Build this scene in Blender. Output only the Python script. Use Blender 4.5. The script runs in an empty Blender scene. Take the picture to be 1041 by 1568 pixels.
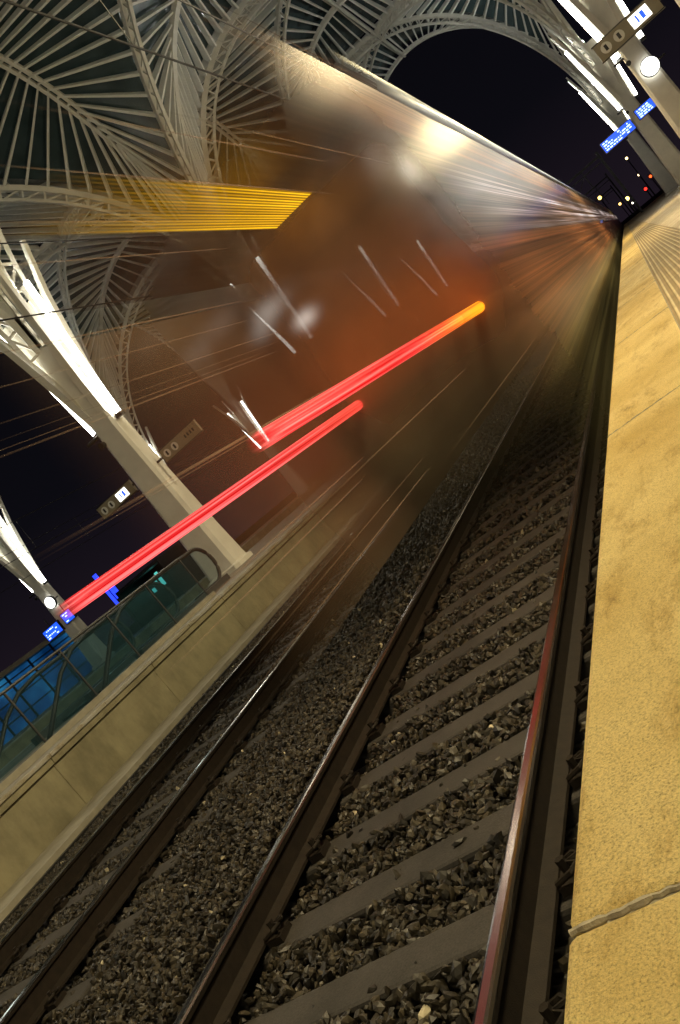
import bpy, math, random
import numpy as np
from mathutils import Vector, Matrix
random.seed(7); rng=np.random.default_rng(7)
S=bpy.context.scene
S.view_settings.view_transform='Standard'
try: S.view_settings.look='None'
except Exception: pass
S.view_settings.exposure=0
COL=S.collection
# ------------------------------------------------------------------ materials
class M:
    def __init__(s,name):
        s.m=bpy.data.materials.new(name); s.m.use_nodes=True
        s.t=s.m.node_tree; s.n=s.t.nodes; s.l=s.t.links
        s.b=s.n['Principled BSDF']; s.out=s.n['Material Output']
        s._oc=None
    def set(s,inp,v):
        i=s.b.inputs[inp]
        if hasattr(v,'is_output'): s.l.new(v,i)
        else: i.default_value=v
        return s
    def oc(s):
        if s._oc is None:
            s._oc=s.n.new('ShaderNodeTexCoord').outputs['Object']
        return s._oc
    def xyz(s):
        q=s.n.new('ShaderNodeSeparateXYZ'); s.l.new(s.oc(),q.inputs[0]); return q.outputs
    def noise(s,scale=5,detail=3,rough=.5,stretch=(1,1,1)):
        mp=s.n.new('ShaderNodeMapping'); mp.inputs['Scale'].default_value=stretch
        s.l.new(s.oc(),mp.inputs[0])
        q=s.n.new('ShaderNodeTexNoise'); q.inputs['Scale'].default_value=scale
        q.inputs['Detail'].default_value=detail; q.inputs['Roughness'].default_value=rough
        s.l.new(mp.outputs[0],q.inputs['Vector']); return q.outputs['Fac']
    def ramp(s,fac,stops):
        q=s.n.new('ShaderNodeValToRGB'); e=q.color_ramp.elements
        while len(e)<len(stops): e.new(.5)
        for i,(p,c) in enumerate(stops):
            e[i].position=p
            if not hasattr(c,'__len__'): c=(c,c,c)
            e[i].color=(c[0],c[1],c[2],1)
        s.l.new(fac,q.inputs[0]); return q.outputs[0]
    def math(s,op,a,b=0.0,clamp=False):
        q=s.n.new('ShaderNodeMath'); q.operation=op; q.use_clamp=clamp
        for i,v in enumerate((a,b)):
            if hasattr(v,'is_output'): s.l.new(v,q.inputs[i])
            else: q.inputs[i].default_value=v
        return q.outputs[0]
    def maprange(s,v,a,b,c,d,smooth=False):
        q=s.n.new('ShaderNodeMapRange'); q.clamp=True
        if smooth: q.interpolation_type='SMOOTHSTEP'
        s.l.new(v,q.inputs[0])
        for i,x in enumerate((a,b,c,d)): q.inputs[i+1].default_value=x
        return q.outputs[0]
    def mix(s,f,a,b,mode='MIX'):
        q=s.n.new('ShaderNodeMixRGB'); q.blend_type=mode
        for i,v in zip((0,1,2),(f,a,b)):
            if hasattr(v,'is_output'): s.l.new(v,q.inputs[i])
            else: q.inputs[i].default_value=v if not hasattr(v,'__len__') else (v[0],v[1],v[2],1)
        return q.outputs[0]
    def bump(s,h,strength=.5,dist=.01):
        q=s.n.new('ShaderNodeBump'); q.inputs['Strength'].default_value=strength
        q.inputs['Distance'].default_value=dist
        s.l.new(h,q.inputs['Height']); s.l.new(q.outputs[0],s.b.inputs['Normal']); return s
    def alpha(s,al):
        tr=s.n.new('ShaderNodeBsdfTransparent'); mx=s.n.new('ShaderNodeMixShader')
        s.l.new(al,mx.inputs[0]); s.l.new(tr.outputs[0],mx.inputs[1]); s.l.new(s.b.outputs[0],mx.inputs[2]); s.l.new(mx.outputs[0],s.out.inputs[0])
def C(a): return (a[0],a[1],a[2],1)
def simple(name,col,rough=.6,metal=0,var=.25,scale=6,bump=0):
    m=M(name); f=m.noise(scale,4,.6)
    m.set('Base Color',m.ramp(f,[(.3,[c*(1-var) for c in col]),(.7,[min(1,c*(1+var)) for c in col])]))
    m.set('Roughness',rough).set('Metallic',metal)
    if bump: m.bump(m.noise(scale*12,3),bump,.004)
    return m.m
def emit(name,col,st):
    m=M(name); m.set('Base Color',C(col)).set('Emission Color',C(col)).set('Emission Strength',st).set('Roughness',.4)
    return m.m

# ------------------------------------------------------------------ mesh builder
class B:
    def __init__(s): s.v=[];s.f=[];s.mi=[];s.mats=[];s.cur=0
    def mat(s,m):
        if m not in s.mats: s.mats.append(m)
        s.cur=s.mats.index(m); return s
    def poly(s,pts,flip=False):
        o=len(s.v); s.v+= [tuple(p) for p in pts]
        idx=list(range(o,o+len(pts)))
        s.f.append(idx[::-1] if flip else idx); s.mi.append(s.cur)
    def box(s,x0,x1,y0,y1,z0,z1):
        o=len(s.v)
        s.v+=[(x0,y0,z0),(x1,y0,z0),(x1,y1,z0),(x0,y1,z0),(x0,y0,z1),(x1,y0,z1),(x1,y1,z1),(x0,y1,z1)]
        for f in ((0,3,2,1),(4,5,6,7),(0,1,5,4),(1,2,6,5),(2,3,7,6),(3,0,4,7)):
            s.f.append([o+i for i in f]); s.mi.append(s.cur)
    def beam(s,a,b,w,h,up=(0,0,1),w2=None,h2=None):
        a=Vector(a);b=Vector(b);d=(b-a)
        if d.length<1e-5: return
        d.normalize(); up=Vector(up); sd=d.cross(up)
        if sd.length<1e-4: sd=d.cross(Vector((1,0,0)))
        sd.normalize(); u=sd.cross(d)
        w2=w if w2 is None else w2; h2=h if h2 is None else h2
        o=len(s.v)
        for p,ww,hh in ((a,w,h),(b,w2,h2)):
            for i,j in ((-1,-1),(1,-1),(1,1),(-1,1)):
                s.v.append(tuple(p+sd*(i*ww/2)+u*(j*hh/2)))
        for f in ((0,1,2,3),(7,6,5,4),(0,4,5,1),(1,5,6,2),(2,6,7,3),(3,7,4,0)):
            s.f.append([o+i for i in f]); s.mi.append(s.cur)
    def tube(s,pts,r,n=8,cap=True):
        rings=[]
        pts=[Vector(p) for p in pts]
        for k,p in enumerate(pts):
            d=(pts[min(k+1,len(pts)-1)]-pts[max(k-1,0)]).normalized()
            ref=Vector((0,0,1)) if abs(d.z)<.9 else Vector((1,0,0))
            a=d.cross(ref).normalized(); b=a.cross(d)
            rr=r[k] if hasattr(r,'__len__') else r
            o=len(s.v); rings.append(o)
            for i in range(n):
                t=2*math.pi*i/n
                s.v.append(tuple(p+a*math.cos(t)*rr+b*math.sin(t)*rr))
        for q in range(len(rings)-1):
            for i in range(n):
                j=(i+1)%n
                s.f.append([rings[q]+i,rings[q]+j,rings[q+1]+j,rings[q+1]+i]); s.mi.append(s.cur)
        if cap:
            s.f.append([rings[0]+i for i in range(n)][::-1]); s.mi.append(s.cur)
            s.f.append([rings[-1]+i for i in range(n)]); s.mi.append(s.cur)
    def extr(s,prof,y0,y1,closed=True,caps=True):
        n=len(prof); o=len(s.v)
        s.v+=[(x,y0,z) for x,z in prof]+[(x,y1,z) for x,z in prof]
        for i in range(n if closed else n-1):
            j=(i+1)%n
            s.f.append([o+i,o+j,o+n+j,o+n+i]); s.mi.append(s.cur)
        if closed and caps:
            s.f.append([o+i for i in range(n)][::-1]); s.mi.append(s.cur)
            s.f.append([o+n+i for i in range(n)]); s.mi.append(s.cur)
    def obj(s,name,parent=None,loc=(0,0,0),smooth=False,bevel=0):
        me=bpy.data.meshes.new(name); me.from_pydata(s.v,[],s.f)
        for m in s.mats: me.materials.append(m)
        me.polygons.foreach_set('material_index',s.mi)
        if smooth: me.polygons.foreach_set('use_smooth',[True]*len(s.f))
        me.update()
        o=bpy.data.objects.new(name,me); COL.objects.link(o); o.location=loc
        if parent: o.parent=parent
        if bevel:
            b=o.modifiers.new('bevel','BEVEL'); b.width=bevel; b.segments=2; b.limit_method='ANGLE'
        return o
def empty(name,loc=(0,0,0)):
    e=bpy.data.objects.new(name,None); COL.objects.link(e); e.location=loc; return e

CAMZ=1.367; PZ=.72
# ------------------------------------------------------------------ camera
psi=math.atan(621/1367.); pit=math.atan(71/1367.); R=math.radians(39.4)
fw=Vector((-math.sin(psi)*math.cos(pit),math.cos(psi)*math.cos(pit),-math.sin(pit)))
r0=Vector((math.cos(psi),math.sin(psi),0)); up0=r0.cross(fw)
cx=r0*math.cos(R)-up0*math.sin(R); cy=r0*math.sin(R)+up0*math.cos(R); cz=-fw
cam=bpy.data.cameras.new('camera'); co=bpy.data.objects.new('camera',cam); COL.objects.link(co)
mt=Matrix(((cx.x,cy.x,cz.x,0),(cx.y,cy.y,cz.y,0),(cx.z,cy.z,cz.z,CAMZ),(0,0,0,1)))
co.matrix_world=mt
cam.sensor_fit='VERTICAL'; cam.sensor_height=36; cam.lens=36*1367/1568.; cam.clip_start=.05; cam.clip_end=3000
S.camera=co
# ------------------------------------------------------------------ world
w=bpy.data.worlds.new('World'); S.world=w; w.use_nodes=True
nt=w.node_tree; bg=nt.nodes['Background']
tc=nt.nodes.new('ShaderNodeTexCoord'); sp=nt.nodes.new('ShaderNodeSeparateXYZ'); nt.links.new(tc.outputs['Generated'],sp.inputs[0])
rp=nt.nodes.new('ShaderNodeValToRGB'); nt.links.new(sp.outputs[2],rp.inputs[0])
e=rp.color_ramp.elements; e[0].position=0;e[0].color=(.012,.008,.013,1); e[1].position=.5; e[1].color=(.0016,.0017,.0022,1)
x=e.new(.15); x.color=(.0036,.0034,.0055,1)
nt.links.new(rp.outputs[0],bg.inputs[0]); bg.inputs[1].default_value=1.0

# ------------------------------------------------------------------ base mats
white_steel=simple('white_painted_steel',(.78,.76,.68),.45,0,.08,2)
rib_mat=simple('canopy_rib_paint',(.84,.84,.78),.5,0,.06,3)
concrete=simple('pale_concrete',(.30,.28,.22),.85,0,.22,3,.4)
dark_metal=simple('dark_metal',(.04,.04,.04),.4,.7,.2)
black=simple('black_rubber',(.012,.012,.012),.5,0,.1)
tube_e=emit('fluorescent_tube',(1,.98,.88),16)
white_e=emit('clock_face_light',(1,1,.95),3.0)
blue_e=emit('display_blue',(.02,.11,1),1.2)
txt_e=emit('display_text',(.6,.8,1),2.0)

# ------------------------------------------------------------------ ground
m=M('ballast_bed')
v=m.n.new('ShaderNodeTexVoronoi'); v.inputs['Scale'].default_value=16; m.l.new(m.oc(),v.inputs['Vector'])
m.set('Base Color',m.mix(.6,m.ramp(m.noise(1.2,4),[(.3,(.02,.016,.009)),(.7,(.04,.032,.018))]),m.ramp(v.outputs['Distance'],[(0,(.05,.042,.026)),(.6,(.007,.006,.004))])))
m.set('Roughness',.9).bump(v.outputs['Distance'],-1.0,.03)
bed=m.m
g=B().mat(bed); g.poly([(-900,-300,-.30),(900,-300,-.30),(900,1500,-.30),(-900,1500,-.30)]); g.obj('ground')

# stones
t=(1+5**.5)/2
ico_v=np.array([(-1,t,0),(1,t,0),(-1,-t,0),(1,-t,0),(0,-1,t),(0,1,t),(0,-1,-t),(0,1,-t),(t,0,-1),(t,0,1),(-t,0,-1),(-t,0,1)],float); ico_v/=np.linalg.norm(ico_v[0])
ico_f=np.array([(0,11,5),(0,5,1),(0,1,7),(0,7,10),(0,10,11),(1,5,9),(5,11,4),(11,10,2),(10,7,6),(7,1,8),(3,9,4),(3,4,2),(3,2,6),(3,6,8),(3,8,9),(4,9,5),(2,4,11),(6,2,10),(8,6,7),(9,8,1)])
T1=-2.288; T2=-6.35
def pts_region(x0,x1,y0,y1,dens):
    n=int((x1-x0)*(y1-y0)*dens); return np.column_stack([rng.uniform(x0,x1,n),rng.uniform(y0,y1,n)])
near=pts_region(-9.0,-.62,.2,8,1250); far=pts_region(-9.0,-.62,8,24,330)
P=np.vstack([near,far]); sz=np.concatenate([rng.uniform(.011,.027,len(near)),rng.uniform(.020,.036,len(far))])
keep=np.ones(len(P),bool); lvl=np.full(len(P),-.240)
SP=.6;SW=.22
for tcx in (T1,T2):
    on=(np.abs(P[:,0]-tcx)<1.33)
    ph=np.mod(P[:,1],SP)
    keep&=~(on&(ph<SW-.005)&(rng.random(len(P))>.04))
    for r in (-.85,.85): keep&=~(np.abs(P[:,0]-tcx-r)<.10)
    lvl[on]=-.220
mid=(P[:,0]<T1-1.4)&(P[:,0]>T2+1.4); lvl[mid]=-.20
P=P[keep];sz=sz[keep];lvl=lvl[keep]; n=len(P)
q=rng.normal(size=(n,4)); q/=np.linalg.norm(q,axis=1)[:,None]
a,b_,c_,d_=q.T
Rm=np.stack([np.stack([1-2*(c_*c_+d_*d_),2*(b_*c_-a*d_),2*(b_*d_+a*c_)],1),np.stack([2*(b_*c_+a*d_),1-2*(b_*b_+d_*d_),2*(c_*d_-a*b_)],1),np.stack([2*(b_*d_-a*c_),2*(c_*d_+a*b_),1-2*(b_*b_+c_*c_)],1)],1)
sc=np.column_stack([rng.uniform(.9,1.7,n),rng.uniform(.7,1.1,n),rng.uniform(.45,.85,n)])*sz[:,None]
box=ico_v/np.max(np.abs(ico_v),axis=1)[:,None]
base=ico_v*.45+box*.5
V=base[None]*(1+rng.uniform(-.38,.30,(n,12,1)))*sc[:,None,:]
V=np.einsum('nij,nkj->nki',Rm,V)
V[:,:,0]+=P[:,0,None];V[:,:,1]+=P[:,1,None];V[:,:,2]+=(lvl+rng.uniform(-.022,.02,n))[:,None]
F=(ico_f[None]+12*np.arange(n)[:,None,None]).reshape(-1,3)
me=bpy.data.meshes.new('gravel_ballast'); me.vertices.add(n*12); me.vertices.foreach_set('co',V.reshape(-1))
me.loops.add(len(F)*3); me.loops.foreach_set('vertex_index',F.reshape(-1).astype(np.int32))
me.polygons.add(len(F)); me.polygons.foreach_set('loop_start',np.arange(0,len(F)*3,3,dtype=np.int32)); me.polygons.foreach_set('loop_total',np.full(len(F),3,dtype=np.int32))
me.polygons.foreach_set('use_smooth',[False]*len(F))
me.update(calc_edges=True); me.validate()
m=M('ballast_stone'); gi=m.n.new('ShaderNodeNewGeometry')
m.set('Base Color',m.mix(1,m.ramp(gi.outputs['Random Per Island'],[(0,(.010,.008,.005)),(.5,(.032,.026,.016)),(.9,(.068,.055,.034)),(.9985,(.075,.062,.038)),(.999,(.70,.62,.42))]),m.ramp(m.noise(30,3),[(.3,.55),(.7,1.2)]),'MULTIPLY'))
m.set('Roughness',.5)
me.materials.append(m.m); COL.objects.link(bpy.data.objects.new('gravel_ballast',me))

# ------------------------------------------------------------------ tracks
m=M('rail_steel'); m.set('Base Color',m.ramp(m.noise(6,3,.5,(1,.1,1)),[(.3,(.22,.20,.18)),(.7,(.46,.45,.45))])).set('Metallic',1.).set('Roughness',m.maprange(m.noise(3,3,.5,(4,.3,1)),.3,.7,.14,.28)); rail_top=m.m
rust=simple('rusty_rail_side',(.020,.014,.009),.7,.3,.35,20,.3)
m=M('sleeper_concrete'); m.set('Base Color',m.mix(1,m.ramp(m.noise(2.5,5,.65),[(.3,(.033,.030,.026)),(.7,(.070,.062,.055))]),m.ramp(m.noise(140,2),[(.35,.7),(.65,1.15)]),'MULTIPLY')).set('Roughness',.8).bump(m.noise(90,3),.5,.004); slp=m.m
def track(name,xc,y0=-6,y1=240,yd=60):
    root=empty(name)
    for sgn in (-1,1):
        X=xc+sgn*.85
        b=B().mat(rust)
        b.extr([(X-.07,-.175),(X+.07,-.175),(X+.07,-.16),(X+.012,-.14),(X+.012,-.045),(X+.030,-.033),(X+.032,-.012),(X-.032,-.012),(X-.030,-.033),(X-.012,-.045),(X-.012,-.14),(X-.07,-.16)],y0,y1)
        b.mat(rail_top)
        b.extr([(X-.0325,-.016),(X-.0325,-.011),(X-.026,-.003),(X-.015,0.0),(X+.015,0.0),(X+.026,-.003),(X+.0325,-.011),(X+.0325,-.016)],y0,y1)
        b.obj('rail_left' if sgn<0 else 'rail_right',root)
    b=B().mat(slp); y=math.floor(y0/SP)*SP
    c=B().mat(rust)
    while y<(y1 if yd>100 else 90):
        j=random.uniform(-.01,.01)
        x0,x1=xc-1.3+j,xc+1.3+j
        b.box(x0,x1,y,y+SW,-.36,-.203+random.uniform(-.005,.005))
        if y<yd:
            for sgn in (-1,1):
                for s2 in (-1,1):
                    X=xc+sgn*.85+s2*.115; yc=y+SW/2
                    c.box(X-.045,X+.045,yc-.055,yc+.055,-.21,-.17)
                    c.tube([(X-s2*.04,yc-.05,-.155),(X+s2*.03,yc-.05,-.135),(X+s2*.055,yc-.02,-.13),(X+s2*.01,yc,-.13),(X+s2*.055,yc+.02,-.13),(X+s2*.03,yc+.05,-.135),(X-s2*.04,yc+.05,-.155)],.011,6)
                    c.tube([(X,yc,-.17),(X,yc,-.105)],.018,6)
        y+=SP
    b.obj('sleepers',root,bevel=.02); c.obj('rail_fasteners',root)
track('railway_track',T1); track('railway_track',T2); track('railway_track',-20.4,10,200,0); track('railway_track',-24.6,10,200,0)

# ------------------------------------------------------------------ platforms
def slabmat(name,c1,c2,grain=.35):
    m=M(name)
    base=m.ramp(m.noise(.9,5,.6),[(.3,c1),(.7,c2)])
    sp_=m.ramp(m.noise(210,3,.8),[(.30,(.45,.36,.22)),(.48,(1,1,1)),(.75,(1.25,1.25,1.2))])
    st=m.ramp(m.noise(4,8,.8,(1.8,.6,1)),[(.29,(.35,.27,.16)),(.39,(.80,.73,.60)),(.48,(1,1,1)),(1,(1.1,1.1,1.1))])
    big=m.ramp(m.noise(1.6,3,.6),[(.3,(.84,.76,.55)),(.6,(1.06,1.06,1.08))])
    m.set('Base Color',m.mix(1,m.mix(1,m.mix(1,base,sp_,'MULTIPLY'),st,'MULTIPLY'),big,'MULTIPLY')).set('Roughness',.6)
    m.bump(m.noise(200,4,.85),grain,.007); return m.m
yel=slabmat('platform_edge_stone',(.72,.53,.17),(.86,.70,.31),.9)
pav=slabmat('platform_paving',(.52,.45,.32),(.64,.56,.41),.3)
lpav=slabmat('far_platform_paving',(.22,.21,.19),(.30,.28,.25),.3)
lcop=slabmat('platform_coping',(.33,.33,.31),(.42,.41,.38),.3)
seal=simple('joint_sealant',(.40,.35,.25),.8,0,.35,30,.5)
m=M('tactile_strip'); X,Y,Z=m.xyz()
w1=m.math('SINE',m.math('MULTIPLY',X,2*math.pi/.05))
d=m.math('MAXIMUM',w1,-.2)
m.set('Base Color',m.mix(1,m.ramp(d,[(0,(.36,.26,.12)),(.8,(.74,.62,.36))]),m.ramp(m.noise(3,4),[(.3,.8),(.7,1.1)]),'MULTIPLY')).set('Roughness',.7).bump(d,.8,.008); tact=m.m
m=M('platform_wall_concrete')
m.set('Base Color',m.mix(1,m.ramp(m.noise(1.5,5,.6),[(.3,(.20,.18,.11)),(.7,(.32,.29,.18))]),m.ramp(m.noise(1,5,.7,(1,2.2,1.2)),[(.3,.75),(.55,1.05)]),'MULTIPLY')).set('Roughness',.85).bump(m.noise(30,4),.5,.004); wallm=m.m
root=empty('station_platform')
b=B().mat(seal); b.box(-.50,12,-8,130,.50,PZ-.006); b.mat(wallm); b.box(-.42,11.9,-8,130,-.5,.50); b.obj('core',root)
b=B().mat(yel); y=.945-2.8*4
while y<130:
    b.box(-.558,-.12,y+.004,y+2.8-.004,PZ-.14,PZ+random.uniform(-.001,.001)); y+=2.8
b.obj('edge_slabs',root,bevel=.014)
b=B().mat(tact); b.box(-.114,.50,-8,130,PZ-.1,PZ+.004); b.obj('tactile_strip',root)
b=B().mat(pav)
y=-8
while y<130:
    x=.506
    while x<11.5:
        b.box(x+.003,x+1.197,y+.003,y+1.197,PZ-.1,PZ+random.uniform(-.001,.001)); x+=1.2
    y+=1.2
b.obj('paving',root)
b=B().mat(seal)
y=.945
while y<30:
    pts=[(-.553+.011*i,y+random.uniform(-.0025,.0025),PZ-.004) for i in range(40)]
    b.tube(pts,[random.uniform(.003,.0075) for _ in pts],6); y+=2.8
b.obj('joint_sealant',root)
LE=-9.6
def island(name,xr,xl,y0,y1):
    root=empty(name)
    b=B().mat(wallm)
    y=y0
    while y<y1:
        b.box(xl+.08,xr-.05,y,y+2.79,-.4,PZ-.16); b.box(xl,xr,y+.004,y+2.788,PZ-.155,PZ-.004); y+=2.8
    b.obj('wall_panels',root,bevel=.01)
    b=B().mat(lcop); y=y0
    while y<y1:
        b.box(xr-.5,xr+.03,y+.004,y+1.396,PZ-.06,PZ+.004); b.box(xl-.03,xl+.5,y+.004,y+1.396,PZ-.06,PZ+.004); y+=1.4
    b.obj('coping',root,bevel=.01)
    b=B().mat(lpav); b.box(xl+.51,xr-.51,y0,y1,PZ-.05,PZ+.002); b.obj('paving',root)
    b=B().mat(concrete); b.box(xr-.02,xr+.7,y0,y1,-.4,-.13); b.mat(black); b.box(xr+.70,xr+.78,y0,y1,-.4,-.2); b.obj('cable_duct',root)
island('station_platform',LE,-16.2,-8,130); island('station_platform',-29.2,-35.8,0,130)

# ------------------------------------------------------------------ columns
rowsX=[3.5,-12.9,-32.5]; colY=[-11.5,4.5,20.5,36.5,52.5,68.5]
def build_column():
    b=B().mat(white_steel)
    def ring(z,wx,wy,c=.22): 
        cx_,cy_=wx*c,wy*c
        return [(-wx+cx_,-wy,z),(wx-cx_,-wy,z),(wx,-wy+cy_,z),(wx,wy-cy_,z),(wx-cx_,wy,z),(-wx+cx_,wy,z),(-wx,wy-cy_,z),(-wx,-wy+cy_,z)]
    prof=[(0,.62,.52),(.12,.62,.52),(.16,.52,.42),(1.2,.47,.37),(3,.41,.33),(5.0,.36,.30),(6.0,.38,.22),(7.4,.46,.18),(8.8,.60,.14)]
    o=len(b.v)
    for p in prof: b.v+=ring(*p)
    for k in range(len(prof)-1):
        for i in range(8):
            j=(i+1)%8; b.f.append([o+k*8+i,o+k*8+j,o+k*8+8+j,o+k*8+8+i]); b.mi.append(0)
    b.f.append([o+len(prof)*8-8+i for i in range(8)]); b.mi.append(0)
    for sx in (-1,1):
        for sy in (-1,1):
            pr=[(.22,.10,5.2,.22,.26),(.34,.26,6.4,.22,.26),(.50,.42,7.6,.2,.24),(.68,.6,8.8,.16,.2),(1.0,.95,10.4,.1,.15)]
            for k in range(len(pr)-1):
                x0,q0,z0,w0,h0=pr[k];x1,q1,z1,w1_,h1=pr[k+1]
                b.beam((sx*x0,sy*q0,z0),(sx*x1,sy*q1,z1),h0,w0,(1,0,0),h1,w1_)
    for sx in (-1,1):
        a=Vector((sx*.50,-.05,5.15)); c=Vector((sx*.86,-.05,9.2))
        b.mat(white_steel); b.beam(a+Vector((-sx*.12,0,0)),c+Vector((-sx*.12,0,0)),.06,.24,(1,0,0)) 
        for f in (.1,.5,.85):
            p=a.lerp(c,f); b.tube([p,Vector((sx*.3,0,p.z-.1))],.03,6)
        b.mat(dark_metal); b.beam(a-(c-a).normalized()*.12,a,.2,.2,(0,1,0))
        b.mat(tube_e); b.tube([a,c],.085,10)
    b.mat(dark_metal); b.tube([(-.75,-.3,5.02),(-.36,-.25,5.02)],.05,8); b.tube([(-.34,-.31,4.75),(-.34,-.46,4.75)],.09,10)
    return b
cb=build_column(); first=cb.obj('station_column',loc=(rowsX[0],colY[0],PZ))
cols={}
def area(parent,loc,dirv,sx_,sy_,en,colr,nm):
    L=bpy.data.lights.new(nm,'AREA'); L.shape='RECTANGLE'; L.size=sx_; L.size_y=sy_
    L.energy=en; L.color=colr
    lo=bpy.data.objects.new(nm,L); COL.objects.link(lo); lo.parent=parent; lo.location=loc
    dirv=Vector(dirv).normalized(); zz=-dirv; ref=Vector((0,0,1)) if abs(zz.z)<.95 else Vector((0,1,0))
    yy=(ref-zz*ref.dot(zz)).normalized(); xx=yy.cross(zz)
    lo.rotation_euler=Matrix((xx,yy,zz)).transposed().to_euler()
for X0 in rowsX:
    for Y0 in colY:
        if X0<-30 and Y0<20: continue
        if (X0,Y0)==(rowsX[0],colY[0]): o=first
        else:
            o=bpy.data.objects.new('station_column',first.data); COL.objects.link(o); o.location=(X0,Y0,PZ)
        cols[(X0,Y0)]=o
        if X0>0 and Y0<40: area(o,(-.8,0,7.0),(-.78,0,-.62),.14,3.5,1500,(1,.81,.45),'column_lamp')
        if X0==-12.9 and 0<Y0<40: area(o,(.8,0,7.0),(.78,0,-.62),.14,3.5,280,(1,.86,.62),'column_lamp')
        if (X0>-30 and 0<Y0<40) or (X0==3.5 and Y0>=52) or (X0<-30 and Y0<40):
            area(o,(0,0,9.0),(0,-.15,1),.5,.3,2700,(.97,1,.95),'canopy_fill_light')  # added upward fill to brighten the canopy, no such fixture on the column

# ------------------------------------------------------------------ canopy
ZS=7.2+CAMZ; RR=11.8
root=empty('station_canopy')
ribs=B().mat(rib_mat); arch=B().mat(white_steel); gl=B()
m=M('canopy_glass'); m.set('Base Color',m.ramp(m.noise(.8,4),[(.3,(.03,.055,.062)),(.7,(.075,.115,.125))])).set('Roughness',.25); glm=m.m; gl.mat(glm)
NR=22; KS=.68
def ell(s): return ZS+RR*math.sqrt(max(0,1-s*s))
cellsX=[(-12.9,3.5),(-32.5,-12.9)]
for x0,x1 in cellsX:
    xc=(x0+x1)/2;a_=(x1-x0)/2
    for k in range(len(colY)-1):
        y0,y1=colY[k],colY[k+1]; yc=(y0+y1)/2; b2=(y1-y0)/2
        def rib_pts(i,sg,sh,mode):
            ph=(i+.5)/NR*math.pi/2*.97; s_=math.sin(ph); e_=math.sin(ph*KS)
            if mode==0: return (xc+sg*s_*a_,yc+sh*s_*b2,ell(s_)),(xc+sg*e_*a_,yc+sh*b2,ell(e_))
            return (xc+sg*s_*a_,yc+sh*s_*b2,ell(s_)),(xc+sg*a_,yc+sh*e_*b2,ell(e_))
        for i in range(NR):
            ph=(i+.5)/NR*math.pi/2*.97
            s_=math.sin(ph)
            for sg in (-1,1):
                for sh in (-1,1):
                    for mode in (0,1):
                        A,Bp=rib_pts(i,sg,sh,mode)
                        nrm=Vector((sg*s_*RR,0,math.cos(ph)*a_)) if mode==0 else Vector((0,sh*s_*RR,math.cos(ph)*b2))
                        ribs.beam(A,Bp,.11,.32,nrm.normalized(),.07,.16)
                        if i<NR-6:
                            A2,B2=rib_pts(i+1,sg,sh,mode); o=.28
                            gl.poly([(A[0],A[1],A[2]+o),(Bp[0],Bp[1],Bp[2]+o),(B2[0],B2[1],B2[2]+o),(A2[0],A2[1],A2[2]+o)])
        N=22
        for sg in (-1,1):
            for sh in (-1,1):
                pl=None
                for i in range(N+1):
                    ph=math.pi/2*i/N; s_=math.sin(ph); z=ell(s_)
                    p=Vector((xc+sg*s_*a_*.985,yc+sh*s_*b2*.985,z-.15)); q_=p+Vector((-sg*s_*.28,-sh*s_*.28,-.45*math.cos(ph)-.1))
                    if pl:
                        arch.beam(pl[0],p,.20,.24); arch.beam(pl[1],q_,.14,.12)
                        arch.beam(p,q_,.07,.07); arch.beam(pl[1],p,.06,.06)
                    pl=(p,q_)
        for X0 in (x0,x1):
            pp=None
            for i in range(37):
                ph=-math.pi/2+math.pi*i/36; p=Vector((X0+(.13 if X0==x0 else -.13),yc+b2*math.sin(ph),ell(abs(math.sin(ph)))))
                if pp: arch.beam(pp,p,.14,.18)
                pp=p
        arch.beam((xc,y0,ZS+RR-.2),(xc,y1,ZS+RR-.2),.14,.3); arch.beam((x0,yc,ZS+RR-.22),(x1,yc,ZS+RR-.22),.14,.3)
    for Y0 in colY:
        pp=None
        for i in range(49):
            ph=-math.pi/2+math.pi*i/48; p=Vector((xc+a_*math.sin(ph),Y0,ell(abs(math.sin(ph)))-.1))
            if pp: arch.beam(pp,p,.22,.36,(0,1,0))
            pp=p
ribs.obj('ribs',root); arch.obj('arches',root); gl.obj('glass_panels',root)

# ------------------------------------------------------------------ signs, clocks, displays
signm=simple('sign_board_tan',(.26,.23,.16),.5,0,.1)
pict=simple('pictogram_white',(.75,.75,.7),.5,0,.05)
def sign(x,y,z,wd,flip=False,lit=True):
    b=B().mat(signm); b.box(-wd/2,wd/2,-.05,.05,-.17,.17)
    b.mat(dark_metal); b.box(-wd/2-.02,wd/2+.02,-.04,.04,-.195,-.172); b.box(-wd/2-.02,wd/2+.02,-.04,.04,.172,.195)
    b.beam((wd/2 if not flip else -wd/2,0,0),((wd/2+.25) if not flip else -wd/2-.25,0,0),.05,.06)
    b.mat(pict)
    for k in range(2):
        cxp=-wd/2+.2+.3*k
        b.tube([(cxp,-.055,0),(cxp,-.062,0)],.11,16)
    b.mat(black)
    for k in range(2):
        cxp=-wd/2+.2+.3*k
        b.box(cxp-.03,cxp+.03,-.066,-.0625,-.06,.06)
    if lit:
        b.mat(white_e); b.box(wd/2-.62,wd/2-.22,-.058,-.051,-.12,.12)
        b.mat(blue_e); b.box(wd/2-.5,wd/2-.46,-.062,-.0585,-.08,.08); b.box(wd/2-.40,wd/2-.32,-.062,-.0585,-.08,.08)
    else:
        b.mat(black)
        for k in range(4): b.box(wd/2-.5+k*.1,wd/2-.45+k*.1,-.056,-.051,-.04,.05)
    b.obj('platform_sign',loc=(x,y,z))
for (X0,Y0) in cols:
    if Y0<0: continue
    if Y0>30: continue
    sign(X0-1.35,Y0,PZ+3.5,1.4,False,True); sign(X0+1.35,Y0,PZ+3.5,1.4,True,False)
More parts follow.
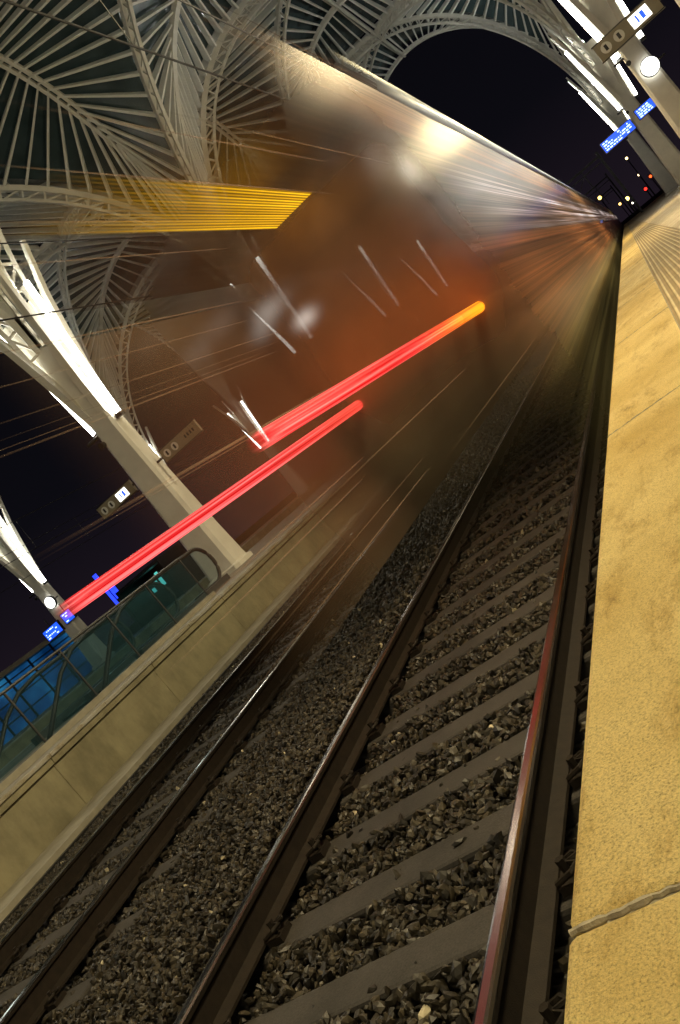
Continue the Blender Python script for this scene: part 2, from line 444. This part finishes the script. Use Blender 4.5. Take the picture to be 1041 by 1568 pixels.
def clock(x,y,z):
    b=B().mat(dark_metal); b.tube([(0,-.07,0),(0,.07,0)],.34,28)
    b.mat(white_e); b.tube([(0,-.085,0),(0,-.072,0)],.31,28); b.tube([(0,.085,0),(0,.072,0)],.31,28)
    b.mat(black); b.beam((0,-.09,0),(.12,-.09,.16),.025,.004,(0,1,0)); b.beam((0,-.092,0),(-.16,-.092,.03),.03,.004,(0,1,0))
    b.mat(dark_metal); b.tube([(.3,0,0),(.6,0,0)],.03,6)
    b.obj('platform_clock',loc=(x,y,z))
clock(3.5+.1,36.5-.55,PZ+4.15); clock(-32.5+.4,36.5-.6,PZ+4.1); clock(-32.5-5.5,68,PZ+3.9)
def display(x,y,z,wd,h=.55):
    b=B().mat(dark_metal); b.box(-wd/2-.04,wd/2+.04,-.06,.1,-h/2-.04,h/2+.04)
    b.tube([(0,.02,h/2),(0,.02,h/2+.5)],.03,6)
    b.mat(blue_e); b.box(-wd/2,wd/2,-.066,-.061,-h/2,h/2)
    b.mat(txt_e)
    for r in range(4):
        x_=-wd/2+.08
        while x_<wd/2-.15:
            l=random.uniform(.05,.22)
            zt=h/2-.09-r*h/4.4
            if random.random()<.75: b.box(x_,min(x_+l,wd/2-.05),-.07,-.067,zt-.03,zt+.03)
            x_+=l+.06
    b.obj('information_display',loc=(x,y,z))
display(2.35-.2,52.2,PZ+4.15,1.8); display(3.9,52.2,PZ+4.3,.95,.5)
display(-33.3,36.0,PZ+2.9,1.2); display(-31.9,36.0,PZ+3.0,.7)

# ------------------------------------------------------------------ escalator + railing
m=M('balustrade_glass'); m.set('Base Color',(.03,.08,.10,1)).set('Roughness',.08)
tr=m.n.new('ShaderNodeBsdfTransparent'); tr.inputs[0].default_value=(.80,.93,.97,1)
mx=m.n.new('ShaderNodeMixShader'); mx.inputs[0].default_value=.25; m.l.new(tr.outputs[0],mx.inputs[1]); m.l.new(m.b.outputs[0],mx.inputs[2]); m.l.new(mx.outputs[0],m.out.inputs[0]); glassm=m.m
steel=simple('brushed_steel',(.16,.16,.16),.35,.9,.1,10)
root=empty('glass_railing')
b=B().mat(steel); b.tube([(-10.35,4,PZ+1.05),(-10.35,15.2,PZ+1.05)],.025,8)
y=4.
while y<=15.3: b.box(-10.365,-10.335,y-.015,y+.015,PZ,PZ+1.05); y+=1.4
b.mat(concrete); b.box(-10.45,-10.25,4,15.3,PZ,PZ+.10); b.obj('posts',root)
b=B().mat(glassm); b.poly([(-10.35,4,PZ+.12),(-10.35,15.2,PZ+.12),(-10.35,15.2,PZ+1.0),(-10.35,4,PZ+1.0)]); b.obj('glass',root)
root=empty('escalator')
for k,xx_ in enumerate((-11.0,-12.1,-13.3)):
    yo=17.2-.5*k
    pts=[(xx_,yo-9.5,PZ-2.6),(xx_,yo-4.2,PZ+.75),(xx_,yo-3.6,PZ+.98),(xx_,yo-3.0,PZ+1.05)]
    for i in range(13):
        t_=math.pi/2-math.pi*i/12
        pts.append((xx_,yo-.45+.45*math.cos(t_),PZ+.6+.45*math.sin(t_)))
    pts.append((xx_,yo-1.5,PZ+.15))
    b=B().mat(black); b.tube(pts,.045,8); b.obj('handrail_%d'%(k+1),root,smooth=True)
    b=B().mat(glassm); b.poly([(xx_,yo-8,PZ-2.0)]+pts[1:]+[(xx_,yo-3.2,PZ+.1)]); b.obj('glass_panel_%d'%(k+1),root)
    b=B().mat(steel); b.box(xx_-.12,xx_+.12,yo-4,yo-.1,PZ+.004,PZ+.16); b.obj('skirt_%d'%(k+1),root)
b=B().mat(dark_metal)
for i in range(8): b.box(-13.1,-11.2,yo-3.4+i*.36,yo-3.08+i*.36,PZ+.006,PZ+.05)
b.obj('steps',root)

# ------------------------------------------------------------------ train (long exposure sweep of a departing train)
Y0,Y1=3.4,9.3
TX=T1
def ghost(name,amax,colf,rough=.35,metal=.0,emis=None,y0=Y0,y1=Y1):
    m=M(name); X,Y,Z=m.xyz()
    al=m.maprange(Y,y0,y1,0,amax,True)
    st=m.noise(1,5,.6,(7,.05,13))
    m.set('Base Color',colf(m,Z,st)).set('Roughness',rough).set('Metallic',metal)
    if emis: 
        ec,es=emis(m,Z,st,Y); m.set('Emission Color',ec).set('Emission Strength',es)
    m.alpha(al)
    return m.m
SIDE=[(.0,(.14,.13,.07)),(.22,(.22,.20,.10)),(.27,(.38,.16,.07)),(.46,(.44,.17,.075)),(.5,(.17,.10,.07)),(.70,(.20,.13,.085)),(.74,(.44,.23,.12)),(.92,(.42,.31,.21)),(1,(.28,.25,.2))]
def side_col(m,Z,st):
    base=m.ramp(m.maprange(Z,.0,4.,0,1),SIDE)
    fine=m.noise(1,3,.7,(3,.03,45))
    return m.mix(1,m.mix(1,base,m.ramp(st,[(.32,.45),(.5,1),(.68,1.6)]),'MULTIPLY'),m.ramp(fine,[(.35,.55),(.65,1.5)]),'MULTIPLY')
def side_col_soft(m,Z,st):
    return m.ramp(m.maprange(Z,.0,4.,0,1),[(0,(.10,.09,.06)),(.3,(.26,.13,.07)),(.6,(.22,.12,.07)),(1,(.32,.22,.14))])
def side_em(m,Z,st,Y):
    fine=m.noise(1,4,.7,(3,.035,26))
    band=m.math('MULTIPLY',m.maprange(Z,1.9,2.2,0,1,True),m.maprange(Z,2.55,2.9,1,0,True))
    lines=m.maprange(fine,.47,.70,0,1)
    lngth=m.maprange(m.noise(1,2,.5,(0,.12,.8)),.35,.65,.3,1)
    e_=m.math('MULTIPLY',m.math('MULTIPLY',m.math('MULTIPLY',band,lines),lngth),m.maprange(Y,6.5,11,0,1,True))
    return m.ramp(fine,[(.5,(.9,.5,.35)),(.6,(.85,.75,.75)),(.7,(1,.95,.85))]),m.math('MULTIPLY',e_,1.6)
side=ghost('train_side_blurred',.95,side_col,.30,.1,side_em,y0=4.0,y1=9.8)
side_l=ghost('train_far_side_blurred',.96,side_col_soft,.6,.0,y0=5.0,y1=9.6)
roofm=ghost('train_roof_blurred',.9,lambda m,Z,st:m.ramp(st,[(.3,(.12,.085,.055)),(.7,(.26,.19,.13))]),.45,.1,y0=5.4)
gut=ghost('train_gutter_blurred',.95,lambda m,Z,st:m.ramp(st,[(.3,(.7,.7,.65)),(.7,(.88,.88,.85))]),.28,1,y0=6.4,y1=9.8)
troot=empty('train')
side_prof=[(1.38,.22),(1.45,.85),(1.46,1.6),(1.46,2.7),(1.44,3.42)]
roof_prof=[(1.40,3.64),(1.25,3.8),(.8,3.93),(0,3.98),(-.8,3.93),(-1.25,3.8),(-1.40,3.64)]
b=B().mat(side); YE=170
b.extr([(TX+x,z) for x,z in side_prof],Y0,YE,closed=False)
b.mat(side_l); b.extr([(TX-x,z) for x,z in side_prof][::-1],Y0,YE,closed=False)
b.mat(gut); b.extr([(TX+1.44,3.42),(TX+1.48,3.48),(TX+1.48,3.58),(TX+1.40,3.64)],Y0,YE,closed=False); b.extr([(TX-1.40,3.64),(TX-1.44,3.42)],Y0,YE,closed=False)
b.mat(roofm); b.extr([(TX+x,z) for x,z in roof_prof],Y0,YE,closed=False)
b.obj('body',troot,smooth=True)
def endmat(name,amax,soft,highlight):
    m=M(name); X,Y,Z=m.xyz()
    zf=m.maprange(Z,0,4,0,1)
    base=m.ramp(zf,[(.05,(.17,.155,.09)),(.24,(.20,.175,.10)),(.36,(.24,.14,.075)),(.44,(.50,.17,.065)),(.54,(.48,.165,.065)),(.62,(.26,.12,.07)),(.78,(.20,.11,.065)),(.88,(.46,.26,.13)),(1,(.42,.29,.18))])
    base=m.mix(1,base,m.ramp(m.noise(1.1,3,.5,(1,1,1)),[(.3,.7),(.7,1.3)]),'MULTIPLY')
    m.set('Base Color',base).set('Roughness',.5)
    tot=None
    for lx,lz,rx,rz in ((1.05,3.10,.13,.20),(-1.2,3.05,.34,.14),(-.80,2.72,.18,.11)):  # soft white reflections painted as glowing blobs on the end face, no lamps there
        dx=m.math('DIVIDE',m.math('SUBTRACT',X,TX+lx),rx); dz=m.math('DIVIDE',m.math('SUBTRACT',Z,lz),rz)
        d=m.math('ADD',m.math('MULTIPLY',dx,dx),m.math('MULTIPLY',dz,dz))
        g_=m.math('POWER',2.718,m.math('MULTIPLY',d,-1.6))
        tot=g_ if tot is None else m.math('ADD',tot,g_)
    m.set('Emission Color',(1,.93,.82,1)).set('Emission Strength',m.math('MULTIPLY',tot,highlight))
    ax=m.math('ABSOLUTE',m.math('SUBTRACT',X,TX))
    al=m.math('MULTIPLY',m.maprange(ax,1.46,1.46-soft,0,1,True),m.math('MULTIPLY',m.maprange(Z,3.97,3.97-soft,0,1,True),m.maprange(Z,.1,1.7,0,1)))
    m.alpha(m.math('MULTIPLY',al,amax))
    return m.m
prof=[(x,z) for x,z in side_prof]+[(x,z) for x,z in roof_prof]+[(-x,z) for x,z in side_prof[::-1]]
for k,(yy,am,so,hl) in enumerate(((9.3,.86,.7,.8),(8.0,.24,1.0,.7),(6.6,.15,1.2,.4),(5.2,.09,1.2,0.))):
    b=B().mat(endmat('train_end_blur_%d'%k,am,so,hl)); b.poly([(TX+x,yy,z) for x,z in prof],flip=False); b.obj('end_wall_%d'%(k+1),troot)
# fine speed lines swept by trim, couplings and handles of the rear end
m=M('trim_trail'); X,Y,Z=m.xyz()
m.set('Base Color',(.6,.42,.26,1)).set('Roughness',.5).set('Emission Color',(1,.62,.36,1)).set('Emission Strength',.10)
m.alpha(m.math('MULTIPLY',m.maprange(Y,3.6,8.8,0,.34,True),m.maprange(Y,9.3,8.9,0,1)))
b=B().mat(m.m)
for k in range(26):
    u=random.random()
    if u<.45: x_,z_=random.uniform(-1.44,1.44),random.uniform(3.1,3.85)
    elif u<.75: x_,z_=random.uniform(-1.44,-1.0),random.uniform(.7,3.2)
    else: x_,z_=random.uniform(-1.4,1.3),random.uniform(.45,1.3)
    b.tube([(TX+x_,3.4,z_),(TX+x_,9.3,z_)],random.uniform(.002,.008),5,cap=False)
b.obj('trim_trail',troot)
# tail light trails
def trail(name,c0,c1,cend,ys):
    m=M(name); X,Y,Z=m.xyz()
    f=m.noise(1,3,.65,(60,.02,60))
    c=m.ramp(f,[(.38,c0),(.52,[(a+b)/3 for a,b in zip(c0,c1)]),(.62,c1)])
    c=m.mix(m.maprange(Y,Y1-3.5,Y1-.2,0,1,True),c,m.mix(m.maprange(f,.38,.52,0,1),c0,cend))
    m.set('Base Color',(0,0,0,1)).set('Emission Color',c).set('Emission Strength',1.0)
    m.alpha(m.math('MULTIPLY',m.maprange(Y,ys,ys+.30,0,1,True),m.maprange(Y,Y1+.12,Y1-.12,0,1,True)))
    return m.m
t1=trail('tail_light_trail_red',(.80,.003,.008),(2.6,.34,.32),(2.0,.14,.10),3.60)
t2=trail('tail_light_trail_orange',(.9,.006,.008),(2.6,.34,.28),(2.2,.75,.02),3.22)
def trailobj(nm,X,Z,ya,yb,ra,rb,mt_):
    b=B().mat(mt_); n=10
    pts=[(X,ya+(yb-ya)*i/n,Z) for i in range(0,n+1)]
    rs=[ra+(rb-ra)*i/n for i in range(n+1)]
    b.tube(pts,rs,20,cap=False); b.obj(nm,troot,smooth=True)
trailobj('tail_light_trail_1',TX-.95,CAMZ+.27,3.25,9.45,.042,.055,t1)
trailobj('tail_light_trail_2',TX+.72,CAMZ+.24,3.2,9.45,.040,.060,t2)
# destination display trail
m=M('destination_display_trail'); X,Y,Z=m.xyz()
ln=m.math('ADD',m.math('MULTIPLY',m.math('SINE',m.math('MULTIPLY',X,2*math.pi/.035)),.35),.6)
m.set('Base Color',(0,0,0,1)).set('Emission Color',m.ramp(m.noise(1,2,.5,(22,.05,22)),[(.35,(.6,.28,.0)),(.65,(1.3,.68,.01))])).set('Emission Strength',m.math('MULTIPLY',ln,m.maprange(Y,5,9,.5,1.8)))
m.alpha(m.math('MULTIPLY',m.maprange(Y,4.6,9.0,0.0,.97),m.maprange(ln,.2,.9,.6,1)))
b=B().mat(m.m); b.extr([(TX-.42,3.72),(TX-.42,3.62),(TX+.12,3.62)],Y0,Y1,closed=False)
b.obj('destination_display_trail',troot)

# ------------------------------------------------------------------ overhead wires, far things
b=B().mat(dark_metal)
for X in (T1,T2,-20.4,-24.6):
    b.tube([(X,-5,5.35),(X,220,5.35)],.012,5); b.tube([(X+.05,-5,6.5),(X+.05,220,6.5)],.012,5)
    y=0
    while y<200: b.tube([(X,y,5.35),(X+.05,y,6.5)],.006,4); y+=8
b.obj('overhead_wire')
for Y in (95,140,190):
    b=B().mat(dark_metal)
    for X in (-9.2,1.6):
        b.box(X-.12,X+.12,-.12,.12,-.3,8)
    b.box(-9.2,1.6,-.1,.1,7.4,7.6); b.box(-9.2,1.6,-.1,.1,6.9,7.0)
    for X in (T1,T2):
        b.beam((X+1.8,0,7),(X,0,5.5),.06,.06); b.beam((X+1.8,0,5.6),(X,0,5.5),.05,.05); b.box(X+1.75,X+1.85,-.05,.05,5.4,7.4)
    b.obj('catenary_gantry',loc=(0,Y,0))
def pole(nm,x,y,h,colr,st,r=.35):
    b=B().mat(dark_metal); b.tube([(0,0,-.3),(0,0,h)],.09,8); b.box(-.25,.25,-.1,.3,h-.35,h+.35)
    b.mat(emit(nm+'_glow',colr,st)); b.tube([(0,-.12,h),(0,-.2,h)],r,14); b.obj(nm,loc=(x,y,0))
pole('railway_signal',4.2,132,2.6,(1,.03,.02),3,.2); pole('railway_signal',5.4,128,3.4,(1,.1,.02),3,.18)
pole('street_lamp',-1,160,6.5,(1,.65,.15),5,.3); pole('street_lamp',2,150,3.4,(1,.7,.2),5,.3); pole('street_lamp',6,170,9,(1,.7,.3),5,.22); pole('railway_signal',-2.8,150,3.2,(.1,.3,1),5,.22)
pole('street_lamp',1,200,4.2,(1,.6,.15),5,.25); pole('street_lamp',8,230,7,(1,.75,.4),5,.25); pole('street_lamp',3.5,240,3,(1,.9,.7),5,.22)
# blue-lit station hall on the left
bl=M('blue_lit_glazing'); X,Y,Z=bl.xyz()
bl.set('Base Color',(.01,.03,.08,1)).set('Emission Color',bl.ramp(bl.noise(.35,4),[(.35,(.0,.015,.06)),(.55,(.006,.06,.17)),(.75,(.02,.18,.34))])).set('Emission Strength',.9).set('Roughness',.2)
b=B().mat(bl.m); b.box(-74,-56,26,62,-.3,4.4)
b.mat(dark_metal)
for i in range(13): b.box(-55.98,-55.8,26+i*3-.05,26+i*3+.05,-.3,4.5)
for z in (1.3,2.6,4.): b.box(-55.99,-55.85,26,62,z-.05,z+.05)
for i in range(7): b.box(-74+i*3-.05,-74+i*3+.05,25.8,25.98,-.3,4.5)
b.mat(concrete); b.box(-75,-55,25,63,4.5,4.9); b.obj('station_hall')
te=emit('kiosk_light',(.10,.55,.48),1.2); ne=emit('blue_neon',(.02,.05,1),2.0)
b=B().mat(dark_metal); b.box(-2,2,-1.5,1.5,2.5,2.7); b.box(-2,-1.9,-1.5,1.5,0,2.5); b.box(1.9,2,-1.5,1.5,0,2.5); b.box(-2,2,1.4,1.5,0,2.5)
b.mat(te)
for k in range(8): b.box(-1.8+k*.46,-1.55+k*.46,1.33,1.38,1.2+.3*(k%2),1.5+.35*(k%3))
b.obj('kiosk',loc=(-33.5,46,PZ))
b=B().mat(dark_metal); b.tube([(0,0,0),(0,0,5)],.1,8); b.mat(ne); b.box(-.35,-.1,-.1,.1,3,5.6); b.box(.05,.45,-.1,.1,3.3,4.4); b.obj('neon_sign',loc=(-40,50,0))
